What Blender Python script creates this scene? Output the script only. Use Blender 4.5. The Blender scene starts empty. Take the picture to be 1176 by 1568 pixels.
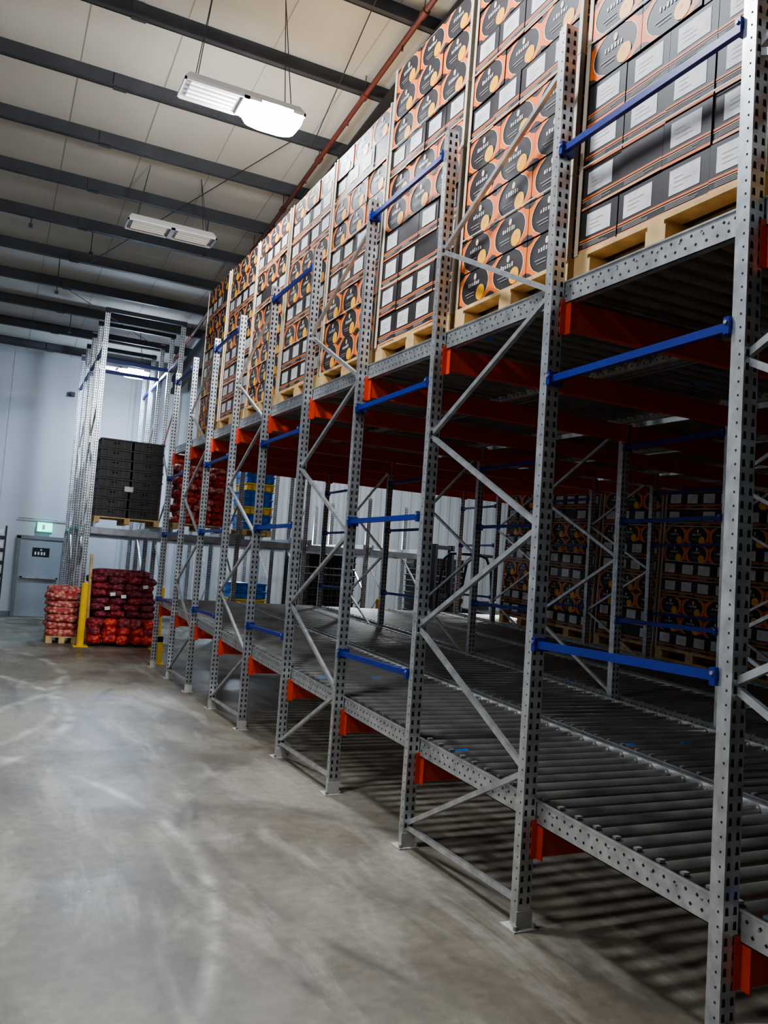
import bpy, math, random
from mathutils import Vector, Matrix
random.seed(7)
C = bpy.context.scene.collection
try:
    bpy.context.scene.view_settings.view_transform='AgX'
    bpy.context.scene.view_settings.look='AgX - Medium High Contrast'
    bpy.context.scene.view_settings.exposure=-0.1
except Exception: pass

# ------------------------------------------------------------------ materials
def newmat(name):
    m = bpy.data.materials.new(name); m.use_nodes = True
    nt = m.node_tree; b = nt.nodes['Principled BSDF']
    return m, nt, b

def mat(name, col, rough=0.6, metal=0.0, noise=0.0, nscale=8.0, emis=None, estr=0.0, bump=0.0, bscale=40.0):
    m, nt, b = newmat(name)
    b.inputs['Base Color'].default_value = (*col, 1)
    b.inputs['Roughness'].default_value = rough
    b.inputs['Metallic'].default_value = metal
    if noise > 0 or bump > 0:
        tc = nt.nodes.new('ShaderNodeTexCoord')
    if noise > 0:
        n = nt.nodes.new('ShaderNodeTexNoise'); n.inputs['Scale'].default_value = nscale
        n.inputs['Detail'].default_value = 5
        nt.links.new(tc.outputs['Object'], n.inputs['Vector'])
        r = nt.nodes.new('ShaderNodeValToRGB')
        r.color_ramp.elements[0].position = 0.3; r.color_ramp.elements[1].position = 0.7
        r.color_ramp.elements[0].color = (*[c*(1-noise) for c in col], 1)
        r.color_ramp.elements[1].color = (*[min(1, c*(1+noise)) for c in col], 1)
        nt.links.new(n.outputs['Fac'], r.inputs['Fac'])
        nt.links.new(r.outputs['Color'], b.inputs['Base Color'])
    if bump > 0:
        n2 = nt.nodes.new('ShaderNodeTexNoise'); n2.inputs['Scale'].default_value = bscale
        nt.links.new(tc.outputs['Object'], n2.inputs['Vector'])
        bp = nt.nodes.new('ShaderNodeBump'); bp.inputs['Strength'].default_value = bump
        nt.links.new(n2.outputs['Fac'], bp.inputs['Height'])
        nt.links.new(bp.outputs['Normal'], b.inputs['Normal'])
    if emis:
        b.inputs['Emission Color'].default_value = (*emis, 1)
        b.inputs['Emission Strength'].default_value = estr
    return m

GALV = mat('galvanised_steel', (0.60,0.61,0.61), 0.33, 0.78, 0.22, 14)
GALVD = mat('galvanised_steel_dull', (0.33,0.34,0.35), 0.5, 0.6, 0.2, 10)
ROLL = mat('roller_steel', (0.34,0.33,0.30), 0.36, 0.75, 0.2, 5)
HOLE = mat('punched_hole_dark', (0.012,0.012,0.013), 0.9)
ORANGE = mat('orange_red_powder_coat', (0.52,0.045,0.014), 0.5, 0.0, 0.12, 6)
BLUE = mat('blue_powder_coat', (0.008,0.022,0.20), 0.38, 0.0, 0.1, 6)
YELLOW = mat('yellow_paint', (0.85,0.50,0.02), 0.5, 0.0, 0.1, 6)
WOOD = mat('pine_wood', (0.60,0.40,0.18), 0.75, 0.0, 0.25, 9)
CBLACK = mat('carton_black_print', (0.030,0.024,0.024), 0.55, 0.0, 0.2, 6)
CCORE = mat('carton_shadow_gap', (0.06,0.04,0.03), 0.9)
CORANGE = mat('carton_orange_print', (0.84,0.17,0.02), 0.55)
CPEACH = mat('carton_peach_print', (0.80,0.33,0.14), 0.55)
CCREAM = mat('carton_cream_print', (0.80,0.58,0.40), 0.55)
CWHITE = mat('carton_white_label', (0.62,0.61,0.60), 0.55, 0, 0.18, 12)
CGREY = mat('carton_grey_print', (0.32,0.28,0.26), 0.6)
CFRUIT = mat('carton_fruit_print', (0.90,0.42,0.015), 0.5)
CKRAFT = mat('carton_kraft_board', (0.50,0.36,0.22), 0.8, 0, 0.1, 6)
EDGE = mat('cardboard_corner_board', (0.60,0.50,0.38), 0.6, 0, 0.1, 8)
BLACKP = mat('black_plastic', (0.02,0.02,0.021), 0.45, 0, 0.2, 8)
CRATE = mat('dark_brown_crate', (0.034,0.028,0.024), 0.55, 0, 0.2, 8)
CRATER = mat('crate_rim', (0.060,0.050,0.044), 0.55, 0, 0.2, 8)
DARKST = mat('dark_painted_steel', (0.045,0.045,0.05), 0.55, 0.1, 0.15, 5)
PIPE = mat('red_oxide_pipe', (0.12,0.03,0.02), 0.6, 0, 0.15, 5)
WHITEM = mat('white_enamel', (0.60,0.57,0.55), 0.45)
LAMP = mat('lamp_diffuser_lit', (1,1,1), 0.5, emis=(0.78,0.87,1.0), estr=160)
LAMPD = mat('lamp_tube_unlit_glow', (0.75,0.73,0.66), 0.35, emis=(1.0,0.97,0.9), estr=0.25)  # switched-off tubes, with a faint glow painted in by emission
LAMPT = mat('lamp_tube_glow', (0.9,0.9,0.9), 0.35, emis=(1.0,0.90,0.86), estr=1.2)
SIGNG = mat('exit_sign_green', (0.1,0.6,0.4), 0.5, emis=(0.12,1.0,0.72), estr=2.8)
DOORM = mat('door_grey_paint', (0.24,0.26,0.27), 0.5)
DOORF = mat('door_frame_paint', (0.15,0.165,0.17), 0.5)
BLUEP = mat('blue_plastic', (0.02,0.16,0.55), 0.4)
YELP = mat('yellow_plastic', (0.85,0.55,0.04), 0.4)
REDT = mat('truck_paint_grey', (0.06,0.06,0.065), 0.4)
FOOT = mat('dusty_foot_plate', (0.40,0.38,0.34), 0.8, 0.1, 0.2, 10)

def net_mat(name, c1, c2):
    m, nt, b = newmat(name)
    tc = nt.nodes.new('ShaderNodeTexCoord')
    v = nt.nodes.new('ShaderNodeTexVoronoi'); v.inputs['Scale'].default_value = 14
    nt.links.new(tc.outputs['Object'], v.inputs['Vector'])
    r = nt.nodes.new('ShaderNodeValToRGB')
    r.color_ramp.elements[0].position = 0.15; r.color_ramp.elements[0].color = (*c1,1)
    r.color_ramp.elements[1].position = 0.65; r.color_ramp.elements[1].color = (*c2,1)
    nt.links.new(v.outputs['Distance'], r.inputs['Fac'])
    nt.links.new(r.outputs['Color'], b.inputs['Base Color'])
    bp = nt.nodes.new('ShaderNodeBump'); bp.inputs['Strength'].default_value = 0.9; bp.invert = True
    bp.inputs['Distance'].default_value = 0.03
    nt.links.new(v.outputs['Distance'], bp.inputs['Height'])
    nt.links.new(bp.outputs['Normal'], b.inputs['Normal'])
    b.inputs['Roughness'].default_value = 0.6
    return m
NETR = net_mat('red_net_bag', (0.90,0.10,0.05), (0.36,0.015,0.015))
NETP = net_mat('pink_net_bag', (0.82,0.42,0.32), (0.45,0.06,0.05))
NETD = net_mat('dark_red_net_bag', (0.36,0.045,0.06), (0.10,0.01,0.02))
NETM = net_mat('crimson_net_bag', (0.50,0.06,0.055), (0.16,0.012,0.02))

def floor_mat():
    m, nt, b = newmat('polished_concrete')
    L = nt.links
    tc = nt.nodes.new('ShaderNodeTexCoord')
    def noise(scale, detail, vec=None, dist=0, rough=.55):
        n=nt.nodes.new('ShaderNodeTexNoise'); n.inputs['Scale'].default_value=scale; n.inputs['Detail'].default_value=detail
        n.inputs['Distortion'].default_value=dist; n.inputs['Roughness'].default_value=rough
        L.new(vec or tc.outputs['Object'], n.inputs['Vector']); return n
    def ramp(src,p0,c0,p1,c1):
        r=nt.nodes.new('ShaderNodeValToRGB'); r.color_ramp.elements[0].position=p0; r.color_ramp.elements[1].position=p1
        r.color_ramp.elements[0].color=(*c0,1); r.color_ramp.elements[1].color=(*c1,1); L.new(src,r.inputs['Fac']); return r
    def mix(a,bc,fac,mode='MIX'):
        x=nt.nodes.new('ShaderNodeMixRGB'); x.blend_type=mode
        if isinstance(fac,float): x.inputs['Fac'].default_value=fac
        else: L.new(fac,x.inputs['Fac'])
        L.new(a,x.inputs['Color1'])
        if isinstance(bc,tuple): x.inputs['Color2'].default_value=(*bc,1)
        else: L.new(bc,x.inputs['Color2'])
        return x.outputs['Color']
    def math_(op,a,b_=None):
        n=nt.nodes.new('ShaderNodeMath'); n.operation=op
        for i,q in enumerate((a,b_)):
            if q is None: continue
            if isinstance(q,(int,float)): n.inputs[i].default_value=q
            else: L.new(q,n.inputs[i])
        return n.outputs[0]
    n1=noise(.9,9,rough=.66)
    base=ramp(n1.outputs['Fac'],.36,(0.090,0.077,0.056),.66,(0.185,0.162,0.122)).outputs['Color']
    n4=noise(.55,7,dist=.6,rough=.6); pf=ramp(n4.outputs['Fac'],.50,(0,0,0),.62,(.55,.55,.55)).outputs['Color']
    base=mix(base,(0.255,0.230,0.185),pf)
    for rot,sc,sh,st in ((.10,(2.2,.40,1),0,.40),(-.75,(1.8,.5,1),3.7,.32)):
        mp=nt.nodes.new('ShaderNodeMapping'); mp.inputs['Scale'].default_value=sc; mp.inputs['Rotation'].default_value=(0,0,rot); mp.inputs['Location'].default_value=(sh,sh,0)
        L.new(tc.outputs['Object'],mp.inputs['Vector'])
        n2=noise(1.3,6,mp.outputs['Vector'],.5,.62)
        base=mix(base,(0.36,0.33,0.28),ramp(n2.outputs['Fac'],.55,(0,0,0),.66,(st,st,st)).outputs['Color'])
    mp=nt.nodes.new('ShaderNodeMapping'); mp.inputs['Scale'].default_value=(2.4,.45,1); mp.inputs['Rotation'].default_value=(0,0,.3); mp.inputs['Location'].default_value=(9,2,0)
    L.new(tc.outputs['Object'],mp.inputs['Vector'])
    n5=noise(1.1,6,mp.outputs['Vector'],.5,.6)
    base=mix(base,(0.060,0.052,0.042),ramp(n5.outputs['Fac'],.53,(0,0,0),.68,(.55,.55,.55)).outputs['Color'])
    # truck tyre arcs: thin rings broken up by noise
    sep=nt.nodes.new('ShaderNodeSeparateXYZ'); L.new(tc.outputs['Object'],sep.inputs[0])
    brk=noise(2.4,5)
    for (cx,cy,r,w,dark) in ((-3.4,9.2,4.35,.09,0),(-3.1,9.6,3.95,.07,0),(4.6,4.2,3.5,.06,1),(4.9,4.6,3.6,.05,1),(-2.6,4.6,3.8,.06,0),(-4.5,12,5.6,.10,0),(6.4,8.3,5.3,.07,1)):
        dx=math_('SUBTRACT',sep.outputs[0],cx); dy=math_('SUBTRACT',sep.outputs[1],cy)
        d=math_('SQRT',math_('ADD',math_('MULTIPLY',dx,dx),math_('MULTIPLY',dy,dy)))
        q=math_('ABSOLUTE',math_('SUBTRACT',d,r))
        q=math_('SUBTRACT',1.0,math_('DIVIDE',q,w)); q=math_('MAXIMUM',q,0.0)
        k=ramp(brk.outputs['Fac'],.40,(0,0,0),.62,(.8,.8,.8)).outputs['Color']
        f=math_('MULTIPLY',q,k)
        f=math_('MULTIPLY',f,.9)
        base=mix(base,(0.065,0.058,0.05) if dark else (0.42,0.40,0.35),f)
    n3=noise(16,6)
    base=mix(base,ramp(n3.outputs['Fac'],.3,(.80,.80,.80),.72,(1.12,1.12,1.12)).outputs['Color'],1.0,'MULTIPLY')
    v=nt.nodes.new('ShaderNodeTexVoronoi'); v.inputs['Scale'].default_value=2.2; L.new(tc.outputs['Object'],v.inputs['Vector'])
    base=mix(base,(.5,.48,.44),ramp(v.outputs['Distance'],.010,(.7,.7,.7),.018,(0,0,0)).outputs['Color'])
    L.new(base,b.inputs['Base Color'])
    rr=nt.nodes.new('ShaderNodeMapRange'); rr.inputs['From Min'].default_value=.35; rr.inputs['From Max'].default_value=.65
    rr.inputs['To Min'].default_value=.32; rr.inputs['To Max'].default_value=.62
    L.new(n4.outputs['Fac'],rr.inputs['Value']); L.new(rr.outputs['Result'],b.inputs['Roughness'])
    return m
FLOOR = floor_mat()
WALL = mat('wall_panel_paint', (0.42,0.43,0.44), 0.7, 0, 0.05, 0.6)
CLAD = mat('wall_cladding_paint', (0.38,0.40,0.40), 0.6, 0, 0.06, 1.0)
CEIL = mat('roof_liner_panel', (0.56,0.54,0.48), 0.7, 0, 0.08, 0.7)
SEAM = mat('liner_seam', (0.33,0.31,0.28), 0.7)
PURL = mat('purlin_steel', (0.05,0.05,0.055), 0.6, 0.1, 0.15, 3)
RAFT = mat('rafter_steel', (0.04,0.035,0.033), 0.6, 0.1, 0.15, 3)

# ------------------------------------------------------------------ mesh builder
class MB:
    def __init__(s): s.v=[]; s.f=[]; s.mi=[]; s.mats=[]; s.sm=[]
    def m(s, mat):
        if mat not in s.mats: s.mats.append(mat)
        return s.mats.index(mat)
    def add(s, vs, fs, mat, smooth=False):
        o=len(s.v); s.v += [tuple(p) for p in vs]; k=s.m(mat)
        for f in fs: s.f.append(tuple(o+i for i in f)); s.mi.append(k); s.sm.append(smooth)
    def box(s, x0,x1,y0,y1,z0,z1, mat, slope=0.0, yref=0.0):
        vs=[(x,y,z+slope*(y-yref)) for x in (x0,x1) for y in (y0,y1) for z in (z0,z1)]
        s.add(vs, [(0,1,3,2),(4,6,7,5),(0,4,5,1),(2,3,7,6),(0,2,6,4),(1,5,7,3)], mat)
    def bar(s, p, q, w, h, mat, up=(0,0,1)):
        p=Vector(p); q=Vector(q); d=(q-p).normalized(); up=Vector(up)
        if abs(d.dot(up))>0.98: up=Vector((1,0,0))
        a=d.cross(up).normalized(); b=a.cross(d).normalized()
        vs=[]
        for c in (p,q):
            for su,sv in ((-1,-1),(1,-1),(1,1),(-1,1)): vs.append(c+a*su*w/2+b*sv*h/2)
        s.add(vs, [(3,2,1,0),(4,5,6,7),(0,1,5,4),(1,2,6,5),(2,3,7,6),(3,0,4,7)], mat)
    def cyl(s, p, q, r, mat, n=10, r2=None, smooth=True):
        if r2 is None: r2=r
        p=Vector(p); q=Vector(q); d=(q-p).normalized()
        up=Vector((0,0,1)) if abs(d.z)<0.9 else Vector((1,0,0))
        a=d.cross(up).normalized(); b=a.cross(d)
        vs=[p+(a*math.cos(t)+b*math.sin(t))*r for t in [2*math.pi*i/n for i in range(n)]]
        vs+=[q+(a*math.cos(t)+b*math.sin(t))*r2 for t in [2*math.pi*i/n for i in range(n)]]
        s.add(vs,[(i,(i+1)%n,n+(i+1)%n,n+i) for i in range(n)],mat,smooth)
        s.add(vs,[tuple(range(n))[::-1],tuple(range(n,2*n))],mat)
    def tube(s, pts, r, mat, n=8):
        for a,b in zip(pts[:-1],pts[1:]): s.cyl(a,b,r,mat,n)
    def extrude_z(s, prof, x, y, z0, z1, mat):
        n=len(prof)
        vs=[(x+a,y+b,z0) for a,b in prof]+[(x+a,y+b,z1) for a,b in prof]
        s.add(vs,[(i,(i+1)%n,n+(i+1)%n,n+i) for i in range(n)]+[tuple(range(n))[::-1],tuple(range(n,2*n))],mat)
    def mesh(s,name):
        me=bpy.data.meshes.new(name); me.from_pydata(s.v,[],s.f)
        for m in s.mats: me.materials.append(m)
        for p,k,sm in zip(me.polygons,s.mi,s.sm): p.material_index=k; p.use_smooth=sm
        me.update()
        return me
    def obj(s,name,parent=None,loc=(0,0,0)):
        o=bpy.data.objects.new(name,s.mesh(name)); C.objects.link(o); o.location=loc
        if parent: o.parent=parent
        return o
def empty(name,loc=(0,0,0),rot=(0,0,0)):
    e=bpy.data.objects.new(name,None); C.objects.link(e); e.location=loc; e.rotation_euler=rot
    e.empty_display_size=0.2
    return e
def link(name,me,parent=None,loc=(0,0,0),rot=(0,0,0)):
    o=bpy.data.objects.new(name,me); C.objects.link(o); o.location=loc; o.rotation_euler=rot
    if parent: o.parent=parent
    return o

# ------------------------------------------------------------------ room
XL,XR,YN,YF=-5.0,15.0,-7.0,21.6
def roofz(y): return 6.40+(21.5-y)*0.10
b=MB(); b.box(XL,XR,YN,YF,-0.1,0,FLOOR); b.obj('floor')
b=MB()
b.add([(XL,YN,roofz(YN)),(XR,YN,roofz(YN)),(XR,YF,roofz(YF)),(XL,YF,roofz(YF)),
       (XL,YN,roofz(YN)+.12),(XR,YN,roofz(YN)+.12),(XR,YF,roofz(YF)+.12),(XL,YF,roofz(YF)+.12)],
      [(3,2,1,0),(4,5,6,7),(0,1,5,4),(1,2,6,5),(2,3,7,6),(3,0,4,7)],CEIL)
x=XL+0.5
while x<XR:
    b.add([(x,YN,roofz(YN)-.004),(x+.012,YN,roofz(YN)-.004),(x+.012,YF,roofz(YF)-.004),(x,YF,roofz(YF)-.004)],[(3,2,1,0)],SEAM)
    x+=1.0
b.obj('ceiling')
b=MB(); b.box(XL-.15,XL,YN,YF,0,9.4,WALL); b.obj('wall_left')
b=MB(); b.box(XR,XR+.15,YN,YF,0,9.4,CLAD); b.obj('wall_right')
b=MB(); b.box(XL,XR,YN-.15,YN,0,9.4,WALL); b.obj('wall_near')
b=MB(); b.box(XL,XR,YF,YF+.15,0,6.39,WALL)
b.obj('wall_far')
b=MB()
for x in (0.25,1.95,3.0): b.box(x,x+.015,YF-.004,YF,0,6.38,SEAM)
x=3.1
while x<XR-.3:
    p=[(x,YF),(x+.05,YF-.05),(x+.16,YF-.05),(x+.21,YF)]
    b.add([(a,c,0) for a,c in p]+[(a,c,6.36) for a,c in p],[(0,1,5,4),(1,2,6,5),(2,3,7,6),(4,5,6,7)],CLAD)
    x+=0.33
b.obj('trim_cladding_ribs')
b=MB(); b.box(XL,0.72,YF-.02,YF,0,.12,DOORF); b.box(1.83,XR,YF-.065,YF-.05,0,.10,DOORF); b.obj('baseboard_far')

b=MB()
y=10.4-1.3*13
while y<21.3:
    z=roofz(y)
    b.box(XL,XR,y-.01,y+.01,z-.20,z,PURL)
    b.box(XL,XR,y-.075,y,z-.20,z-.185,PURL)
    b.box(XL,XR,y,y+.06,z-.012,z,PURL)
    for x in (-1.2,0.9,6.5): b.box(x,x+.16,y-.03,y+.02,z-.21,z-.02,PURL)
    y+=1.3
b.obj('trim_purlins')
def sloped_beam(bb,x0,x1,dz0,dz1,mat):
    bb.add([(x,yy,roofz(yy)+dz) for x in (x0,x1) for yy in (YN+.01,YF-.06) for dz in (dz0,dz1)],
        [(0,1,3,2),(4,6,7,5),(0,4,5,1),(2,3,7,6),(0,2,6,4),(1,5,7,3)],mat)
b=MB()
for xr in (-2.6,4.02,10.6):
    sloped_beam(b,xr-.008,xr+.008,-.52,-.20,RAFT)
    sloped_beam(b,xr-.11,xr+.11,-.22,-.195,RAFT)
    sloped_beam(b,xr-.11,xr+.11,-.54,-.515,RAFT)
b.obj('trim_rafters')
b=MB()
pz=lambda y: roofz(y)-.26
b.cyl((3.66,YN+.1,pz(YN+.1)),(3.66,YF-.06,pz(YF-.06)),.032,PIPE,10)
y=-6
while y<21:
    b.cyl((3.66,y-.05,pz(y-.05)),(3.66,y+.05,pz(y+.05)),.046,PIPE,10)
    b.cyl((3.66,y,pz(y)+.02),(3.66,y,roofz(y)),.006,PIPE,6)
    b.cyl((3.66,y+.5,pz(y+.5)),(3.66,y+.5,pz(y+.5)-.09),.012,PIPE,6)
    y+=1.5
b.obj('sprinkler_pipe')

b=MB()
for (x,y0,x2,y2) in ((2.9,5.6,3.5,10.4),(3.2,10.4,1.2,15.6),(1.0,16.9,3.4,19.5)):
    b.cyl((x,y0,roofz(y0)-.2),(x2,y2,roofz(y2)-.2),.007,DARKST,6)
b.obj('roof_bracing_rods')
b=MB()
for (x,y,l) in ((.75,15.7,.75),(1.15,14.4,.5),(2.75,13.0,.75),(0.2,14.3,.3),(1.2,18.3,.5)):
    b.cyl((x,y,roofz(y)-l),(x,y,roofz(y)-.05),.009,DARKST,6); b.box(x-.03,x+.03,y-.03,y+.03,roofz(y)-l-.05,roofz(y)-l,DARKST)
b.obj('ceiling_sensor_droppers')

# ------------------------------------------------------------------ door, sign
e=empty('door_1')
b=MB()
YD=YF-.001
b.box(.72,.80,YD-.07,YD,0,1.92,DOORF); b.box(1.75,1.83,YD-.07,YD,0,1.92,DOORF); b.box(.72,1.83,YD-.07,YD,1.86,1.94,DOORF)
b.box(.80,1.75,YD-.045,YD-.005,0.01,1.86,DOORM)
b.box(1.08,1.46,YD-.052,YD-.045,1.45,1.66,HOLE)
for i,xx in enumerate((1.13,1.20,1.27,1.33)): b.box(xx,xx+.035,YD-.056,YD-.052,1.49,1.56,WHITEM)
b.cyl((1.27,YD-.052,1.61),(1.27,YD-.056,1.61),.02,WHITEM,10)
b.box(.86,1.69,YD-.10,YD-.06,0.92,.96,GALVD)
b.box(.86,.90,YD-.1,YD-.045,.9,.98,GALVD); b.box(1.65,1.69,YD-.1,YD-.045,.9,.98,GALVD)
b.obj('door_leaf',e)
b=MB(); b.box(1.14,1.46,YF-.10,YF-.03,2.06,2.26,SIGNG); b.box(1.12,1.48,YF-.03,YF,2.04,2.28,WHITEM)
b.box(1.24,1.30,YF-.104,YF-.1,2.1,2.22,WHITEM)
b.obj('emergency_exit_sign')
b=MB(); b.box(1.55,1.68,YF-.13,YF,5.42,5.52,DARKST); b.cyl((1.6,YF-.13,5.46),(1.6,YF-.2,5.44),.03,DARKST,10); b.obj('security_camera')
b=MB(); b.cyl((1.9,YF-.05,0.9),(1.9,YF-.05,6.3),.012,GALVD,8)
b.cyl((0.7,YF-.05,2.35),(1.9,YF-.05,2.35),.012,GALVD,8); b.obj('wall_conduit')

e=empty('wall_floodlight',(6.15,YF-.06,2.45))
b=MB(); b.box(-.16,.16,-.10,0,-.10,.12,DARKST); b.box(-.14,.14,-.11,-.10,-.08,.10,LAMP); b.obj('lamp_head',e)
l=bpy.data.lights.new('flood','AREA'); l.size=.28; l.energy=45; l.color=(.75,.86,1)
o=bpy.data.objects.new('flood_light',l); C.objects.link(o); o.parent=e; o.location=(0,-.14,0); o.rotation_euler=(math.radians(-70),0,0)

# ------------------------------------------------------------------ lamps
def fixture(y, x, lit, power, z=6.4, glow=.3, col=(.95,.97,1.0)):
    e=empty('high_bay_light',(x,y,z))
    b=MB()
    W,D=0.64,0.20
    vs=[(-W,-D,0),(W,-D,0),(W,D,0),(-W,D,0),(-W+.05,-D+.06,.09),(W-.05,-D+.06,.09),(W-.05,D-.06,.09),(-W+.05,D-.06,.09)]
    b.add(vs,[(4,5,6,7),(0,1,5,4),(1,2,6,5),(2,3,7,6),(3,0,4,7)],WHITEM)
    b.box(-W,W,-D,-D+.015,-.03,0,WHITEM); b.box(-W,W,D-.015,D,-.03,0,WHITEM)
    b.box(-W,-W+.02,-D,D,-.03,0,WHITEM); b.box(W-.02,W,-D,D,-.03,0,WHITEM); b.box(-.03,.03,-D,D,-.03,.01,WHITEM)
    b.add([(-W,-D,.0),(W,-D,.0),(W,D,.0),(-W,D,.0)],[(0,3,2,1)],GALVD)
    for yy in (-.12,-.04,.04,.12):
        b.cyl((-W+.08,yy,-.012),(-.08,yy,-.012),.014,LAMPT if lit else LAMPD,8)
        if not lit: b.cyl((.08,yy,-.012),(W-.08,yy,-.012),.014,LAMPD,8)
    b.obj('housing',e)
    if lit:
        b=MB(); n=20; rings=[(1.0,0.0),(1.0,-.06),(.9,-.11),(.65,-.145),(.3,-.16)]  # lit lens, bulged and enlarged so its shape carries the lamp's glare
        vs=[]
        for k,zz in rings:
            for i in range(n):
                t=2*math.pi*i/n
                cx=math.copysign(abs(math.cos(t))**.5,math.cos(t)); sy=math.copysign(abs(math.sin(t))**.5,math.sin(t))
                vs.append((.33+cx*.31*k,sy*.205*k,zz-.004))
        fs=[((r)*n+i,(r)*n+(i+1)%n,(r+1)*n+(i+1)%n,(r+1)*n+i) for r in range(4) for i in range(n)]
        fs.append(tuple(range(4*n,5*n)))
        b.add(vs,fs,LAMP,True); b.obj('lit_diffuser_glare',e)
    b=MB()
    zt=roofz(y)-z-.01
    for sx in (-.5,.5):
        b.cyl((sx,-.1,.09),(sx*.75,0,zt),.005,DARKST,6); b.cyl((sx,.1,.09),(sx*.75,0,zt),.005,DARKST,6)
    b.obj('suspension_wires',e)
    if lit:
        l=bpy.data.lights.new('lamp','AREA'); l.shape='RECTANGLE'; l.size=.6; l.size_y=.4; l.energy=power; l.color=col
        o=bpy.data.objects.new('lamp_area',l); C.objects.link(o); o.parent=e; o.location=(.33,0,-.19)
        l=bpy.data.lights.new('lampp','POINT'); l.energy=power*glow; l.color=(col[0]*.9,col[1]*.96,1.0); l.shadow_soft_size=.14
        o=bpy.data.objects.new('lamp_glow',l); C.objects.link(o); o.parent=e; o.location=(.33,0,-.33)
fixture(8.3,2.0,True,270,glow=.75)
fixture(12.2,2.05,False,0)
fixture(4.4,0.4,True,150,glow=.35)
fixture(2.6,-3.2,True,120,glow=.35)
fixture(19.0,2.35,True,190,5.75,glow=.6,col=(.50,.70,1.0))
fixture(17.6,8.5,True,110,5.9)
fixture(13.6,11.8,True,170,6.3,glow=.6)

# ------------------------------------------------------------------ box stacks
W0=1.10; D0=1.115
def pallet_mesh():
    b=MB(); wx,wy=W0,D0
    for i in range(7):
        x=-wx/2+ i*(wx-.1)/6
        b.box(x,x+.1,-wy/2,wy/2,.118,.14,WOOD)
    for yy in (-wy/2,-.05,wy/2-.1): b.box(-wx/2,wx/2,yy,yy+.1,.098,.118,WOOD)
    for xx in (-wx/2,-.06,wx/2-.12):
        for yy in (-wy/2,-.06,wy/2-.12): b.box(xx,xx+.12,yy,yy+.12,.02,.098,WOOD)
    for xx in (-wx/2,-.05,wx/2-.1): b.box(xx,xx+.1,-wy/2,wy/2,0,.02,WOOD)
    return b.mesh('wooden_pallet')
PAL=pallet_mesh()
RH=.215
def face_box(b, O, U, N, w, h, kind):
    O=Vector(O);U=Vector(U);N=Vector(N);Z=Vector((0,0,1))
    tilt=random.uniform(-.006,.006)
    def P(u,v,n=0): return O+U*u+Z*(v+tilt*(u/w))+N*n
    t=.03
    vs=[P(0,0,-t),P(w,0,-t),P(w,h,-t),P(0,h,-t),P(0,0),P(w,0),P(w,h),P(0,h)]
    b.add(vs,[(4,5,6,7),(0,1,5,4),(1,2,6,5),(2,3,7,6),(3,0,4,7)],CBLACK)
    def quad(u0,u1,v0,v1,m,n=.0015): b.add([P(u0,v0,n),P(u1,v0,n),P(u1,v1,n),P(u0,v1,n)],[(0,1,2,3)],m)
    def disc(cu,cv,r,m,n=.002,ry=None,k=16):
        ry=ry or r
        b.add([P(cu+r*math.cos(2*math.pi*i/k),cv+ry*math.sin(2*math.pi*i/k),n) for i in range(k)],[tuple(range(k))],m)
    if kind=='label':
        lw=w*random.uniform(.60,.68); u0=(w-lw)/2+random.uniform(-.012,.012)
        if random.random()<.96:
            quad(u0,u0+lw,h*.36,h*.90,CWHITE)
            for q in range(3): quad(u0+lw*.15,u0+lw*random.uniform(.4,.8),h*(.5+.1*q),h*(.515+.1*q),CGREY,.0022)
        quad(0,w,h*.25,h*.295,CORANGE); quad(0,w,h*.205,h*.22,CCREAM)
        quad(0,w,h*.0,h*.06,CPEACH if random.random()<.7 else CORANGE)
        for i in range(3): quad(w*.12,w*(.5+.3*random.random()),h*(.095+.035*i),h*(.112+.035*i),CGREY)
    else:
        K=9; a_=w*.42; b_=h*.545
        for side in (0,1):
            pts=[]
            for i in range(K):
                v=1.0*i/(K-1)
                pts.append((v,w/2-a_*math.sqrt(max(0,1-((v-.5)*h/b_)**2))))
            cw=.007
            for (v0,c0),(v1,c1) in zip(pts[:-1],pts[1:]):
                f=(lambda q:q) if side==0 else (lambda q:w-q)
                o=(0,1,2,3) if side==0 else (3,2,1,0)
                b.add([P(f(0),v0*h,.0015),P(f(c0-cw),v0*h,.0015),P(f(c1-cw),v1*h,.0015),P(f(0),v1*h,.0015)],[o],CORANGE)
                b.add([P(f(c0-cw),v0*h,.002),P(f(c0),v0*h,.002),P(f(c1),v1*h,.002),P(f(c1-cw),v1*h,.002)],[o],CCREAM)
        for cu in (0.0,w):
            s=1 if cu==0 else -1
            for vv in (0,h):
                tv=1 if vv==0 else -1
                b.add([P(cu,vv,.0024),P(cu+s*.06,vv,.0024),P(cu+s*.035,vv+tv*.018,.0024),P(cu,vv+tv*.03,.0024)],[(0,1,2,3) if s*tv>0 else (3,2,1,0)],CBLACK)
        u=w*.30
        for i in range(6):
            lw=random.uniform(.012,.02); quad(u,u+lw*.75,h*.54,h*.54+random.uniform(.018,.028),CWHITE,.003); u+=.022
        disc(w*.5,h*.80,.014,CCREAM,.003,.02)
        disc(w*.69,h*.25,.048,CFRUIT,.0035)
        disc(w*.665,h*.31,.012,CPEACH,.004)
        quad(w*.22,w*.5,h*.33,h*.355,CGREY,.003); quad(w*.27,w*.5,h*.24,h*.26,CGREY,.003)
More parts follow.
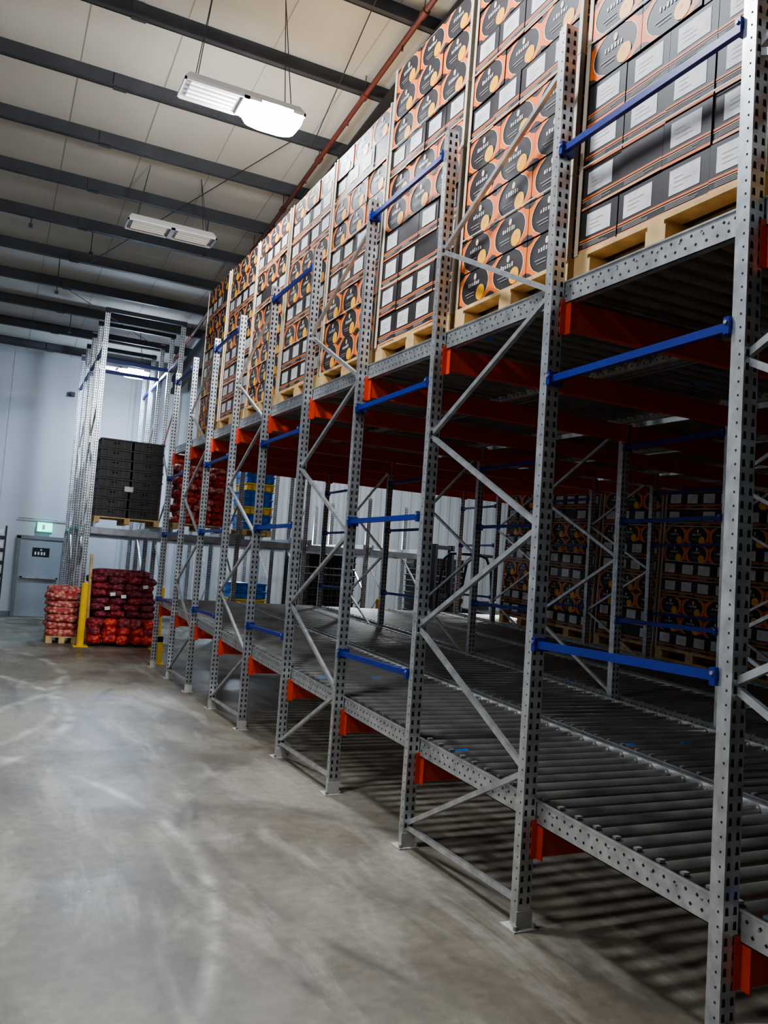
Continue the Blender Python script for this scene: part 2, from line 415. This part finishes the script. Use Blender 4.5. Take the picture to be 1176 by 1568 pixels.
def stack_mesh(rows):
    b=MB(); x0,x1,y0,y1=-W0/2+.012,W0/2-.012,-D0/2+.012,D0/2-.012
    n=len(rows); g=.004
    b.box(x0+.03,x1-.03,y0+.03,y1-.03,.14,.14+n*RH-.006,CCORE)
    b.box(x0,x1,y0,y1,.14+n*RH-.012,.14+n*RH,CKRAFT)
    for r,k in enumerate(rows):
        z=.14+r*RH; ko='swirl' if k=='label' else 'label'
        sh=random.uniform(-.006,.006)
        def run(O,U,N,L,kind):
            m=3 if kind=='swirl' else 4
            w=L/m
            for i in range(m):
                j=random.uniform(0,.010)
                o=Vector(O)+Vector(U)*(i*w+g/2)+Vector(N)*j
                face_box(b,(o.x,o.y+sh*abs(U[1]),z+.003),U,N,w-g,RH-.009,kind)
        run((x0,y1,0),(0,-1,0),(-1,0,0),y1-y0,k)
        run((x0,y0,0),(1,0,0),(0,-1,0),x1-x0,ko)
        run((x1,y0,0),(0,1,0),(1,0,0),y1-y0,k)
        run((x1,y1,0),(-1,0,0),(0,1,0),x1-x0,ko)
    H=.14+n*RH
    for sx in (-1,1):
        for sy in (-1,1):
            cx,cy=sx*(W0/2+.004),sy*(D0/2+.004)
            b.box(min(cx,cx-sx*.028),max(cx,cx-sx*.028),min(cy,cy-sy*.004),max(cy,cy-sy*.004),.13,H,EDGE)
            b.box(min(cx,cx-sx*.004),max(cx,cx-sx*.004),min(cy,cy-sy*.028),max(cy,cy-sy*.028),.13,H,EDGE)
    e=W0/2+.006; f=D0/2+.006
    for z in (.14+RH*2.02,.14+RH*5.02,.14+RH*7.03):
        for (a0,a1,b0,b1) in ((-e,-e+.002,-f,f),(e-.002,e,-f,f),(-e,e,-f,-f+.002),(-e,e,f-.002,f)):
            b.box(a0,a1,b0,b1,z,z+.008,EDGE)
    return b.mesh('carton_stack')
S,Lb='swirl','label'
PAT=[[Lb,Lb,Lb,Lb,S,S,Lb,S,S],
     [S,S,S,S,S,Lb,S,Lb,S],
     [Lb,Lb,Lb,Lb,S,S,Lb,S,S],
     [S,S,S,Lb,Lb,S,S,Lb,S],
     [Lb,Lb,S,Lb,S,S,Lb,Lb,S]]
STK=[stack_mesh(p) for p in PAT]
STKT=[stack_mesh(p+[S]) for p in PAT[:4]]
PATL=[[Lb,Lb,S,S,Lb,Lb,S,Lb,S],[Lb,S,S,Lb,Lb,S,S,Lb,Lb]]
STKL=[stack_mesh(p) for p in PATL]
def put_stack(mesh,x,y,z,slope,rz=0):
    e=empty('pallet_of_fruit_cartons',(x,y,z),(math.atan(slope),0,0))
    link('wooden_pallet',PAL,e)
    link('cartons',mesh,e,(random.uniform(-.008,.008),0,0.0),(0,0,math.radians(random.uniform(-.8,.8))))

# ------------------------------------------------------------------ flow rack
Ys=[.955+1.165*i for i in range(11)]
ROWS=[2.42,4.98,7.56,10.12]
SL,SU=.045,.02
def zl(y): return .53+SL*(y-2.12)
def zu(y): return 3.07+SU*(y-2.12)
rack=empty('pallet_flow_rack')
HT=4.42
PW,PD=.037,.035
def upright(b,x,y,face,H):
    w=PW; d=PD; t=.005
    pr=[(-w,-d),(w,-d),(w,d*.2),(w*.72,d*.45),(w*.72,d),(w*.45,d),(w*.45,d-t),(w*.72-t,d-t),(w*.72-t,d*.45+.003),(w-t,d*.2-.003),(w-t,-d+t),
        (-w+t,-d+t),(-w+t,d*.2-.003),(-w*.72+t,d*.45+.003),(-w*.72+t,d-t),(-w*.45,d-t),(-w*.45,d),(-w*.72,d),(-w*.72,d*.45),(-w,d*.2)]
    b.extrude_z(pr,x,y,.01,H,GALV)
    yy=y-(d+.0008)
    z=.12
    while z<H-.04:
        for sx in (-.020,.020):
            hx=.0085
            b.add([(x+sx-hx,yy,z),(x+sx+hx,yy,z),(x+sx+hx*.7,yy,z+.027),(x+sx-hx*.7,yy,z+.027)],[(0,1,2,3)],HOLE)
        for sx in (-1,1):
            xx=x+sx*(w+.0008); yc=y-.014
            b.add([(xx,yc-.0035,z+.005),(xx,yc+.0035,z+.005),(xx,yc+.0035,z+.013),(xx,yc-.0035,z+.013)],[(0,1,2,3)],HOLE)
        z+=.05
bu=MB(); bf=MB(); bb=MB(); bt=MB(); bo=MB()
for r,x in enumerate(ROWS):
    H=HT if r<1 else 4.3
    for i,y in enumerate(Ys):
        upright(bu,x,y,-1,H)
        bf.box(x-.065,x+.065,y-.06,y+.06,0,.008,FOOT)
        bf.box(x-.045,x+.045,y-.041,y-.037,.008,.09,FOOT)
        for sx in (-1,1):
            bf.cyl((x+sx*.052,y-.045,.008),(x+sx*.052,y-.045,.028),.010,GALVD,6)
    for a in range(0,10,2):
        ya,yb=Ys[a],Ys[a+1]
        zs=[.13+.585*k for k in range(8)]
        bb.bar((x,ya,.12),(x,yb,.12),.025,.028,GALV)
        for k in range(7):
            if zs[k+1]>H: break
            near=(k%2==1)
            p=(x,ya if near else yb,zs[k]); q=(x,yb if near else ya,zs[k+1])
            bb.bar(p,q,.024,.027,GALV)
    for a in range(1,10,2):
        lv=(1.32,2.60,3.76) if a==1 else (1.01,1.97,2.81,4.28)
        if r>0: lv=(1.35,2.2,2.85)
        for z in lv:
            bt.bar((x-.015,Ys[a]+.03,z),(x-.015,Ys[a+1]-.03,z),.025,.034,BLUE)
            for yy in (Ys[a]+.047,Ys[a+1]-.05):
                bt.box(x-.044,x+.04,yy-.013,yy+.013,z-.032,z+.032,BLUE)
                bt.cyl((x-.05,yy,z+.012),(x-.044,yy,z+.012),.008,GALVD,6)
for y in Ys:
    for zf in (zl,zu):
        zt=zf(y)-.10
        yc=y-.058
        for xa,xb in zip(ROWS[:-1],ROWS[1:]):
            bo.box(xa+.055,xb-.055,yc-.018,yc+.018,zt-.14,zt,ORANGE)
            for xe in (xa,xb):
                s=1 if xe==xa else -1
                x0,x1=sorted((xe+s*.018,xe+s*.056))
                bo.box(x0,x1,y-.041,y-.0365,zt-.16,zt+.02,ORANGE)
                x0,x1=sorted((xe+s*.050,xe+s*.056))
                bo.box(x0,x1,y-.080,y-.037,zt-.16,zt+.0,ORANGE)
bu.obj('uprights',rack); bf.obj('foot_plates',rack); bb.obj('diagonal_braces',rack); bt.obj('blue_tie_bars',rack); bo.obj('orange_cross_beams',rack)
lanes=[(2.464,3.645),(3.73,4.89),(5.07,6.2),(6.3,7.45),(7.66,8.8),(8.88,10.03)]
Y0,Y1=Ys[0]-.25,Ys[10]+.15
br=MB(); bro=MB(); bbr=MB()
for li,(xa,xb) in enumerate(lanes):
    for zf,sl in ((zl,SL),(zu,SU)):
        for xe,s in ((xa,1),(xb,-1)):
            z=zf(0)
            x0,x1=sorted((xe,xe+s*.004)); br.box(x0,x1,Y0,Y1,z-.10,z+.012,GALV,sl,0)
            x0,x1=sorted((xe,xe-s*.006)); br.box(x0,x1,Y0,Y1,z+.004,z+.012,GALV,sl,0)
            x0,x1=sorted((xe,xe+s*.035)); br.box(x0,x1,Y0,Y1,z-.10,z-.096,GALV,sl,0)
            if li<2 or (li<4 and zf is zl):
                y=Y0+.03
                while y<Y1:
                    for dz,oy in ((-.022,0),(-.065,.03)):
                        for side in (-1,1):
                            xx=xe+ (s*.004 if side==s else 0) + side*.0009
                            zz=zf(y+oy)+dz
                            rr=.008
                            br.add([(xx,y+oy-rr,zz),(xx,y+oy,zz-rr),(xx,y+oy+rr,zz),(xx,y+oy,zz+rr)],[(0,1,2,3)],HOLE)
                    y+=.055
        y=Y0+.05; k=0
        while y<Y1:
            z=zf(y)-.028
            bro.cyl((xa+.012,y,z),(xb-.012,y,z),.030,ROLL,10)
            bro.cyl((xa-.004,y,z),(xb+.004,y,z),.006,GALVD,6)
            bro.cyl((xa+.012,y,z),(xa+.02,y,z),.031,HOLE,10)
            if li<4: bro.bar((xa+.03,y,zf(y)+.010),(xa+.06,y,zf(y)+.010),.022,.010,GALVD)
            if k%18==9:
                for q in (.12,.62): bbr.cyl((xa+q,y+.0625,z+.002),(xa+q+.07,y+.0625,z+.002),.026,BLUEP,12)
            y+=.125; k+=1
br.obj('roller_track_rails',rack); bro.obj('conveyor_rollers',rack); bbr.obj('brake_rollers',rack)

order=[2,0,1,2,3,4,1,0,3,4]
for lane in (0,1):
    xa,xb=lanes[lane]; xc=(xa+xb)/2+.01
    for i in range(9):
        yc=(Ys[i]+Ys[i+1])/2
        k=order[(i+lane*3)%10]
        m=STKT[k] if (i<=3 and k<4) else STK[k]
        put_stack(m,xc,yc,zu(yc)+.0155,SU,0)
for i in (3,4,5,6,7,8):
    xa,xb=lanes[4]; xc=(xa+xb)/2; yc=(Ys[i]+Ys[i+1])/2
    put_stack(STKL[i%2],xc,yc,zl(yc)+.013,SL,0)

# ------------------------------------------------------------------ far rack
fr=empty('pallet_storage_rack')
FX=[1.70,3.12,4.54,5.96,7.38,8.80]; FY=[16.15,17.2,18.25,19.3,20.35]
PW,PD=.045,.040
b=MB(); bt=MB(); bd=MB()
for i,x in enumerate(FX):
    H=6.25 if i<2 else 4.2
    if i>3: H=3.2
    for y in FY:
        HH=min(H,roofz(y)-.3)
        upright(b,x,y,-1,HH)
        bt.box(x-.07,x+.07,y-.07,y+.07,0,.008,FOOT)
    for a in range(4):
        for k in range(int(H/.9)-1):
            z=.3+.9*k
            p,q=((x,FY[a],z),(x,FY[a+1],z+.8)) if k%2 else ((x,FY[a+1],z),(x,FY[a],z+.8))
            if a%2==0: bt.bar(p,q,.03,.03,GALV)
            elif k in (2,5): bt.bar((x,FY[a]+.05,z),(x,FY[a+1]-.05,z),.04,.05,BLUE)
    if i<2: bt.bar((x,FY[0],5.5),(x,FY[-1],5.4),.05,.06,BLUE)
for y in FY:
    for (xa,xb) in zip(FX[:-1],FX[1:]):
        bd.box(xa+.05,xb-.05,y-.10,y-.052,1.98,2.10,GALVD)
    zt=min(6.22,roofz(y)-.36)
    bd.box(FX[0]-.05,FX[1]+.05,y-.1,y-.05,zt-.08,zt,DARKST)
for y in FY[1:3]: bd.box(FX[0]+.05,FX[1]-.05,y-.1,y-.05,5.42,5.49,BLUE)
for (xa,xb) in zip(FX[:-1],FX[1:]):
    for xx in (xa+.08,xb-.12): bd.box(xx,xx+.04,FY[0]-.1,FY[-1],2.10,2.20,GALVD)
b.obj('uprights',fr); bt.obj('braces',fr); bd.obj('beams_and_rails',fr)

def crate_stack(name,x,y,z,w,d,n,h,mats,pallet=True,rim=None,label=False):
    e=empty(name,(x,y,z)); b=MB(); z0=0
    if pallet:
        p=MB()
        for xx in (-w/2,-.05,w/2-.1):
            p.box(xx,xx+.1,-d/2,d/2,0,.02,WOOD)
            for yy in (-d/2,-.05,d/2-.1): p.box(xx,xx+.1,yy,yy+.1,.02,.1,WOOD)
        for k in range(6):
            yy=-d/2+k*(d-.1)/5; p.box(-w/2,w/2,yy,yy+.1,.1,.12,WOOD)
        p.obj('pallet',e)
        z0=.12
    nc=2 if w>1 else 1
    for i in range(n):
        m=mats[i%len(mats)]; a=z0+i*h; j=random.uniform(-.012,.012)
        for c in range(nc):
            xa=-w/2+j+c*w/nc; xb=xa+w/nc-.008
            b.box(xa+.02,xb-.02,-d/2+.03,d/2-.03,a,a+h-.014,m)
            b.box(xa,xb,-d/2+.005,d/2-.005,a+h-.035,a+h-.010,rim or m)
            for q in range(5):
                xx=xa+.02+q*(xb-xa-.06)/4; b.box(xx,xx+.02,-d/2+.012,-d/2+.03,a,a+h-.035,rim or m)
            b.box((xa+xb)/2-.05,(xa+xb)/2+.05,-d/2+.026,-d/2+.03,a+h*.45,a+h*.62,HOLE)
    if label:
        b.box(-.10,.06,-d/2-.002,-d/2+.01,z0+.50,z0+.60,CWHITE)
    b.obj('stacked_crates',e)
crate_stack('dark_crate_pallet',2.41,16.75,2.20,1.2,1.0,8,.186,[CRATE],rim=CRATER,label=True)
crate_stack('dark_crate_pallet',6.65,16.7,0,1.1,1.0,13,.14,[BLACKP],rim=CRATER)
crate_stack('dark_crate_pallet',9.9,17.6,0,1.1,1.0,14,.14,[BLACKP],rim=CRATER)
crate_stack('blue_yellow_crate_stack',4.98,16.75,2.20,.62,.9,9,.16,[BLUEP,BLUEP,YELP])
crate_stack('blue_yellow_crate_stack',4.95,16.75,0,.7,.9,7,.16,[BLUEP,YELP,BLUEP])

def bag(b,cx,cy,cz,a,bb_,c,m,rot=0,nu=14,nv=9):
    vs=[];fs=[]
    ph=random.uniform(0,6)
    for j in range(nv+1):
        t=math.pi*j/nv-math.pi/2
        for i in range(nu):
            p=2*math.pi*i/nu
            se=lambda v,e: math.copysign(abs(v)**e,v)
            X=a*se(math.cos(t),.6)*se(math.cos(p),.65); Y=bb_*se(math.cos(t),.6)*se(math.sin(p),.65); Z=c*se(math.sin(t),.8)
            k=1+.07*math.sin(3*p+ph)+.05*math.sin(5*t+ph*2+p*2)
            X*=k;Y*=k
            vs.append((cx+X*math.cos(rot)-Y*math.sin(rot),cy+X*math.sin(rot)+Y*math.cos(rot),cz+Z))
    for j in range(nv):
        for i in range(nu):
            fs.append((j*nu+i,j*nu+(i+1)%nu,(j+1)*nu+(i+1)%nu,(j+1)*nu+i))
    b.add(vs,fs,m,True)
def bag_stack(name,x,y,z,w,d,rows,ms,nx,ny,h=.13,pal=True,poles=False,front=None,top=0,labels=0):
    e=empty(name,(x,y,z)); b=MB(); p=MB()
    if pal:
        for k in range(6):
            yy=-d/2+k*(d-.1)/5; p.box(-w/2,w/2,yy,yy+.1,.1,.12,WOOD)
        for xx in (-w/2,-.05,w/2-.1):
            p.box(xx,xx+.1,-d/2,d/2,0,.02,WOOD)
            for yy in (-d/2,-.05,d/2-.1): p.box(xx,xx+.1,yy,yy+.1,.02,.1,WOOD)
    z0=.12 if pal else 0
    for r in range(rows):
        off=(.5 if r%2 else 0)*w/nx*.35
        for i in range(nx):
            for j in range(ny):
                bag(b,-w/2+w/nx*(i+.5)+random.uniform(-.03,.03)+(off if i<nx-1 else -off*.3),-d/2+d/ny*(j+.5)+random.uniform(-.03,.03),z0+h*(r+.5)+random.uniform(-.012,.012),w/nx*.54,d/ny*.54,h*.64,random.choice(ms),random.uniform(-.18,.18))
    for k in range(top):
        bag(b,-w/4+w/2*k/max(1,top-1)*.9,random.uniform(-.2,0),z0+h*rows+.05,w*.22,.2,.09,random.choice(ms),random.uniform(-.4,.4))
    for k in range(labels):
        lx=random.uniform(-w*.4,w*.35); lz=z0+random.uniform(.5,h*rows-.1)
        b.add([(lx,-d/2-.05,lz),(lx+.09,-d/2-.045,lz+.01),(lx+.085,-d/2-.03,lz+.07),(lx-.005,-d/2-.035,lz+.06)],[(0,1,2,3)],CWHITE)
    if front:
        for i in range(nx+1):
            for r in range(3): bag(b,-w/2+w/(nx+1)*(i+.5)+random.uniform(-.03,.03),-d/2-.12,.12+r*.13+random.uniform(0,.03),w/nx*.42,.18,.10,random.choice(front),random.uniform(-.4,.4))
    if poles:
        for sx in (-1,1): p.cyl((sx*(w/2-.0),-d/2+.02,.1),(sx*(w/2+.04),-d/2+.05,1.6),.028,WOOD,8)
    if p.v: p.obj('pallet',e)
    b.obj('bags',e)
bag_stack('red_net_onion_bags',2.37,15.95,0,1.15,.9,9,[NETD,NETM],4,2,.122,True,True,front=[NETR,NETR,NETR,NETM],top=3,labels=4)
bag_stack('red_net_onion_bags',1.40,16.0,0,.52,.7,7,[NETP,NETR,NETP],1,2,.125,True)
bag_stack('red_net_onion_bags',3.83,16.7,2.20,1.1,.9,9,[NETR,NETR,NETP],3,2,.13,True)

def bollard(x,y,h,r=.06):
    b=MB(); b.cyl((0,0,.02),(0,0,h-.03),r,YELLOW,16); b.cyl((0,0,h-.03),(0,0,h),r,YELLOW,16,r*.6); b.box(-.12,.12,-.12,.12,0,.02,YELLOW)
    for sx in (-1,1):
        for sy in (-1,1): b.cyl((sx*.09,sy*.09,.02),(sx*.09,sy*.09,.035),.012,GALVD,6)
    b.obj('yellow_bollard',None,(x,y,0))
bollard(1.66,15.2,1.1); bollard(2.90,14.9,1.12)
bollard(7.5,15.6,1.1)
b=MB()
for yy in (-.14,.14): b.box(-.04,.04,yy-.04,yy+.04,0,.42,YELLOW)
b.box(-.04,.04,-.18,.18,.34,.42,YELLOW); b.box(-.08,.08,-.20,.20,0,.012,YELLOW)
b.obj('yellow_rack_end_guard',None,(2.56,13.05,0))

e=empty('forklift_truck',(9.0,14.3,0),(0,0,math.radians(25)))
b=MB()
vs=[(-.5,-.8,.15),(.5,-.8,.15),(.5,.7,.15),(-.5,.7,.15),(-.5,-.8,.95),(.5,-.8,.95),(.5,-.05,1.05),(-.5,-.05,1.05),(.5,.05,.5),(-.5,.05,.5),(.5,.7,.5),(-.5,.7,.5)]
b.add(vs,[(3,2,1,0),(0,1,5,4),(4,5,6,7),(7,6,8,9),(9,8,10,11),(2,3,11,10),(1,2,10,8,6,5),(0,4,7,9,11,3)],REDT)
b.box(-.25,.25,-.1,.25,.5,.62,BLACKP); b.box(-.25,.25,-.2,-.1,.6,1.2,BLACKP)
b.obj('chassis_and_seat',e)
b=MB()
for sx in (-.42,.42):
    b.tube([(sx,-.7,.95),(sx,-.62,1.8),(sx,-.5,2.05),(sx,-.3,2.12),(sx,.35,2.12),(sx,.5,2.0),(sx,.62,1.3),(sx,.66,.5)],.03,BLACKP)
for k in range(5): b.cyl((-.42,-.3+k*.16,2.12),(.42,-.3+k*.16,2.12),.018,BLACKP,8)
b.obj('overhead_guard',e)
b=MB()
for sx in (-.3,.3): b.box(sx-.04,sx+.04,.78,.9,.08,2.3,DARKST)
for z in (.3,1.2,2.2): b.box(-.3,.3,.8,.86,z,z+.08,DARKST)
for sx in (-.2,.2): b.box(sx-.05,sx+.05,.9,1.9,.08,.12,DARKST); b.box(sx-.05,sx+.05,.9,.94,.08,.6,DARKST)
b.obj('mast_and_forks',e)
b=MB()
for sx in (-.45,.45):
    for yy in (-.5,.45): b.cyl((sx-.06,yy,.2),(sx+.06,yy,.2),.2,BLACKP,18)
b.cyl((0,.2,.5),(0,.42,1.1),.02,BLACKP,8); b.cyl((-.0,.40,1.1),(0,.44,1.13),.15,BLACKP,16)
b.obj('wheels_and_steering',e)

b=MB()
b.box(.42,.46,20.4,20.46,0,2.1,BLACKP); b.box(.06,.10,20.4,20.46,0,2.1,BLACKP)
for k in range(14): b.box(.10,.42,20.41,20.45,.1+k*.14,.19+k*.14,WHITEM if k%2 else BLACKP)
b.obj('tray_trolley')

# ------------------------------------------------------------------ world, camera
w=bpy.data.worlds.new('world'); bpy.context.scene.world=w; w.use_nodes=True
w.node_tree.nodes['Background'].inputs[0].default_value=(.5,.5,.52,1); w.node_tree.nodes['Background'].inputs[1].default_value=.1

th,ph,rh=math.radians(25.6),math.radians(4.3),math.radians(4.0)
F=Vector((math.sin(th)*math.cos(ph),math.cos(th)*math.cos(ph),math.sin(ph)))
R0=Vector((math.cos(th),-math.sin(th),0)); U0=Vector((-math.sin(th)*math.sin(ph),-math.cos(th)*math.sin(ph),math.cos(ph)))
Rc=R0*math.cos(rh)+U0*math.sin(rh); Uc=-R0*math.sin(rh)+U0*math.cos(rh)
cd=bpy.data.cameras.new('camera'); cam=bpy.data.objects.new('camera',cd); C.objects.link(cam)
M=Matrix((Rc,Uc,-F)).transposed().to_4x4(); M.translation=Vector((0,0,1.6)); cam.matrix_world=M
cd.sensor_fit='HORIZONTAL'; cd.sensor_width=36; cd.lens=36*1268/1176; cd.clip_start=.05; cd.clip_end=200
bpy.context.scene.camera=cam
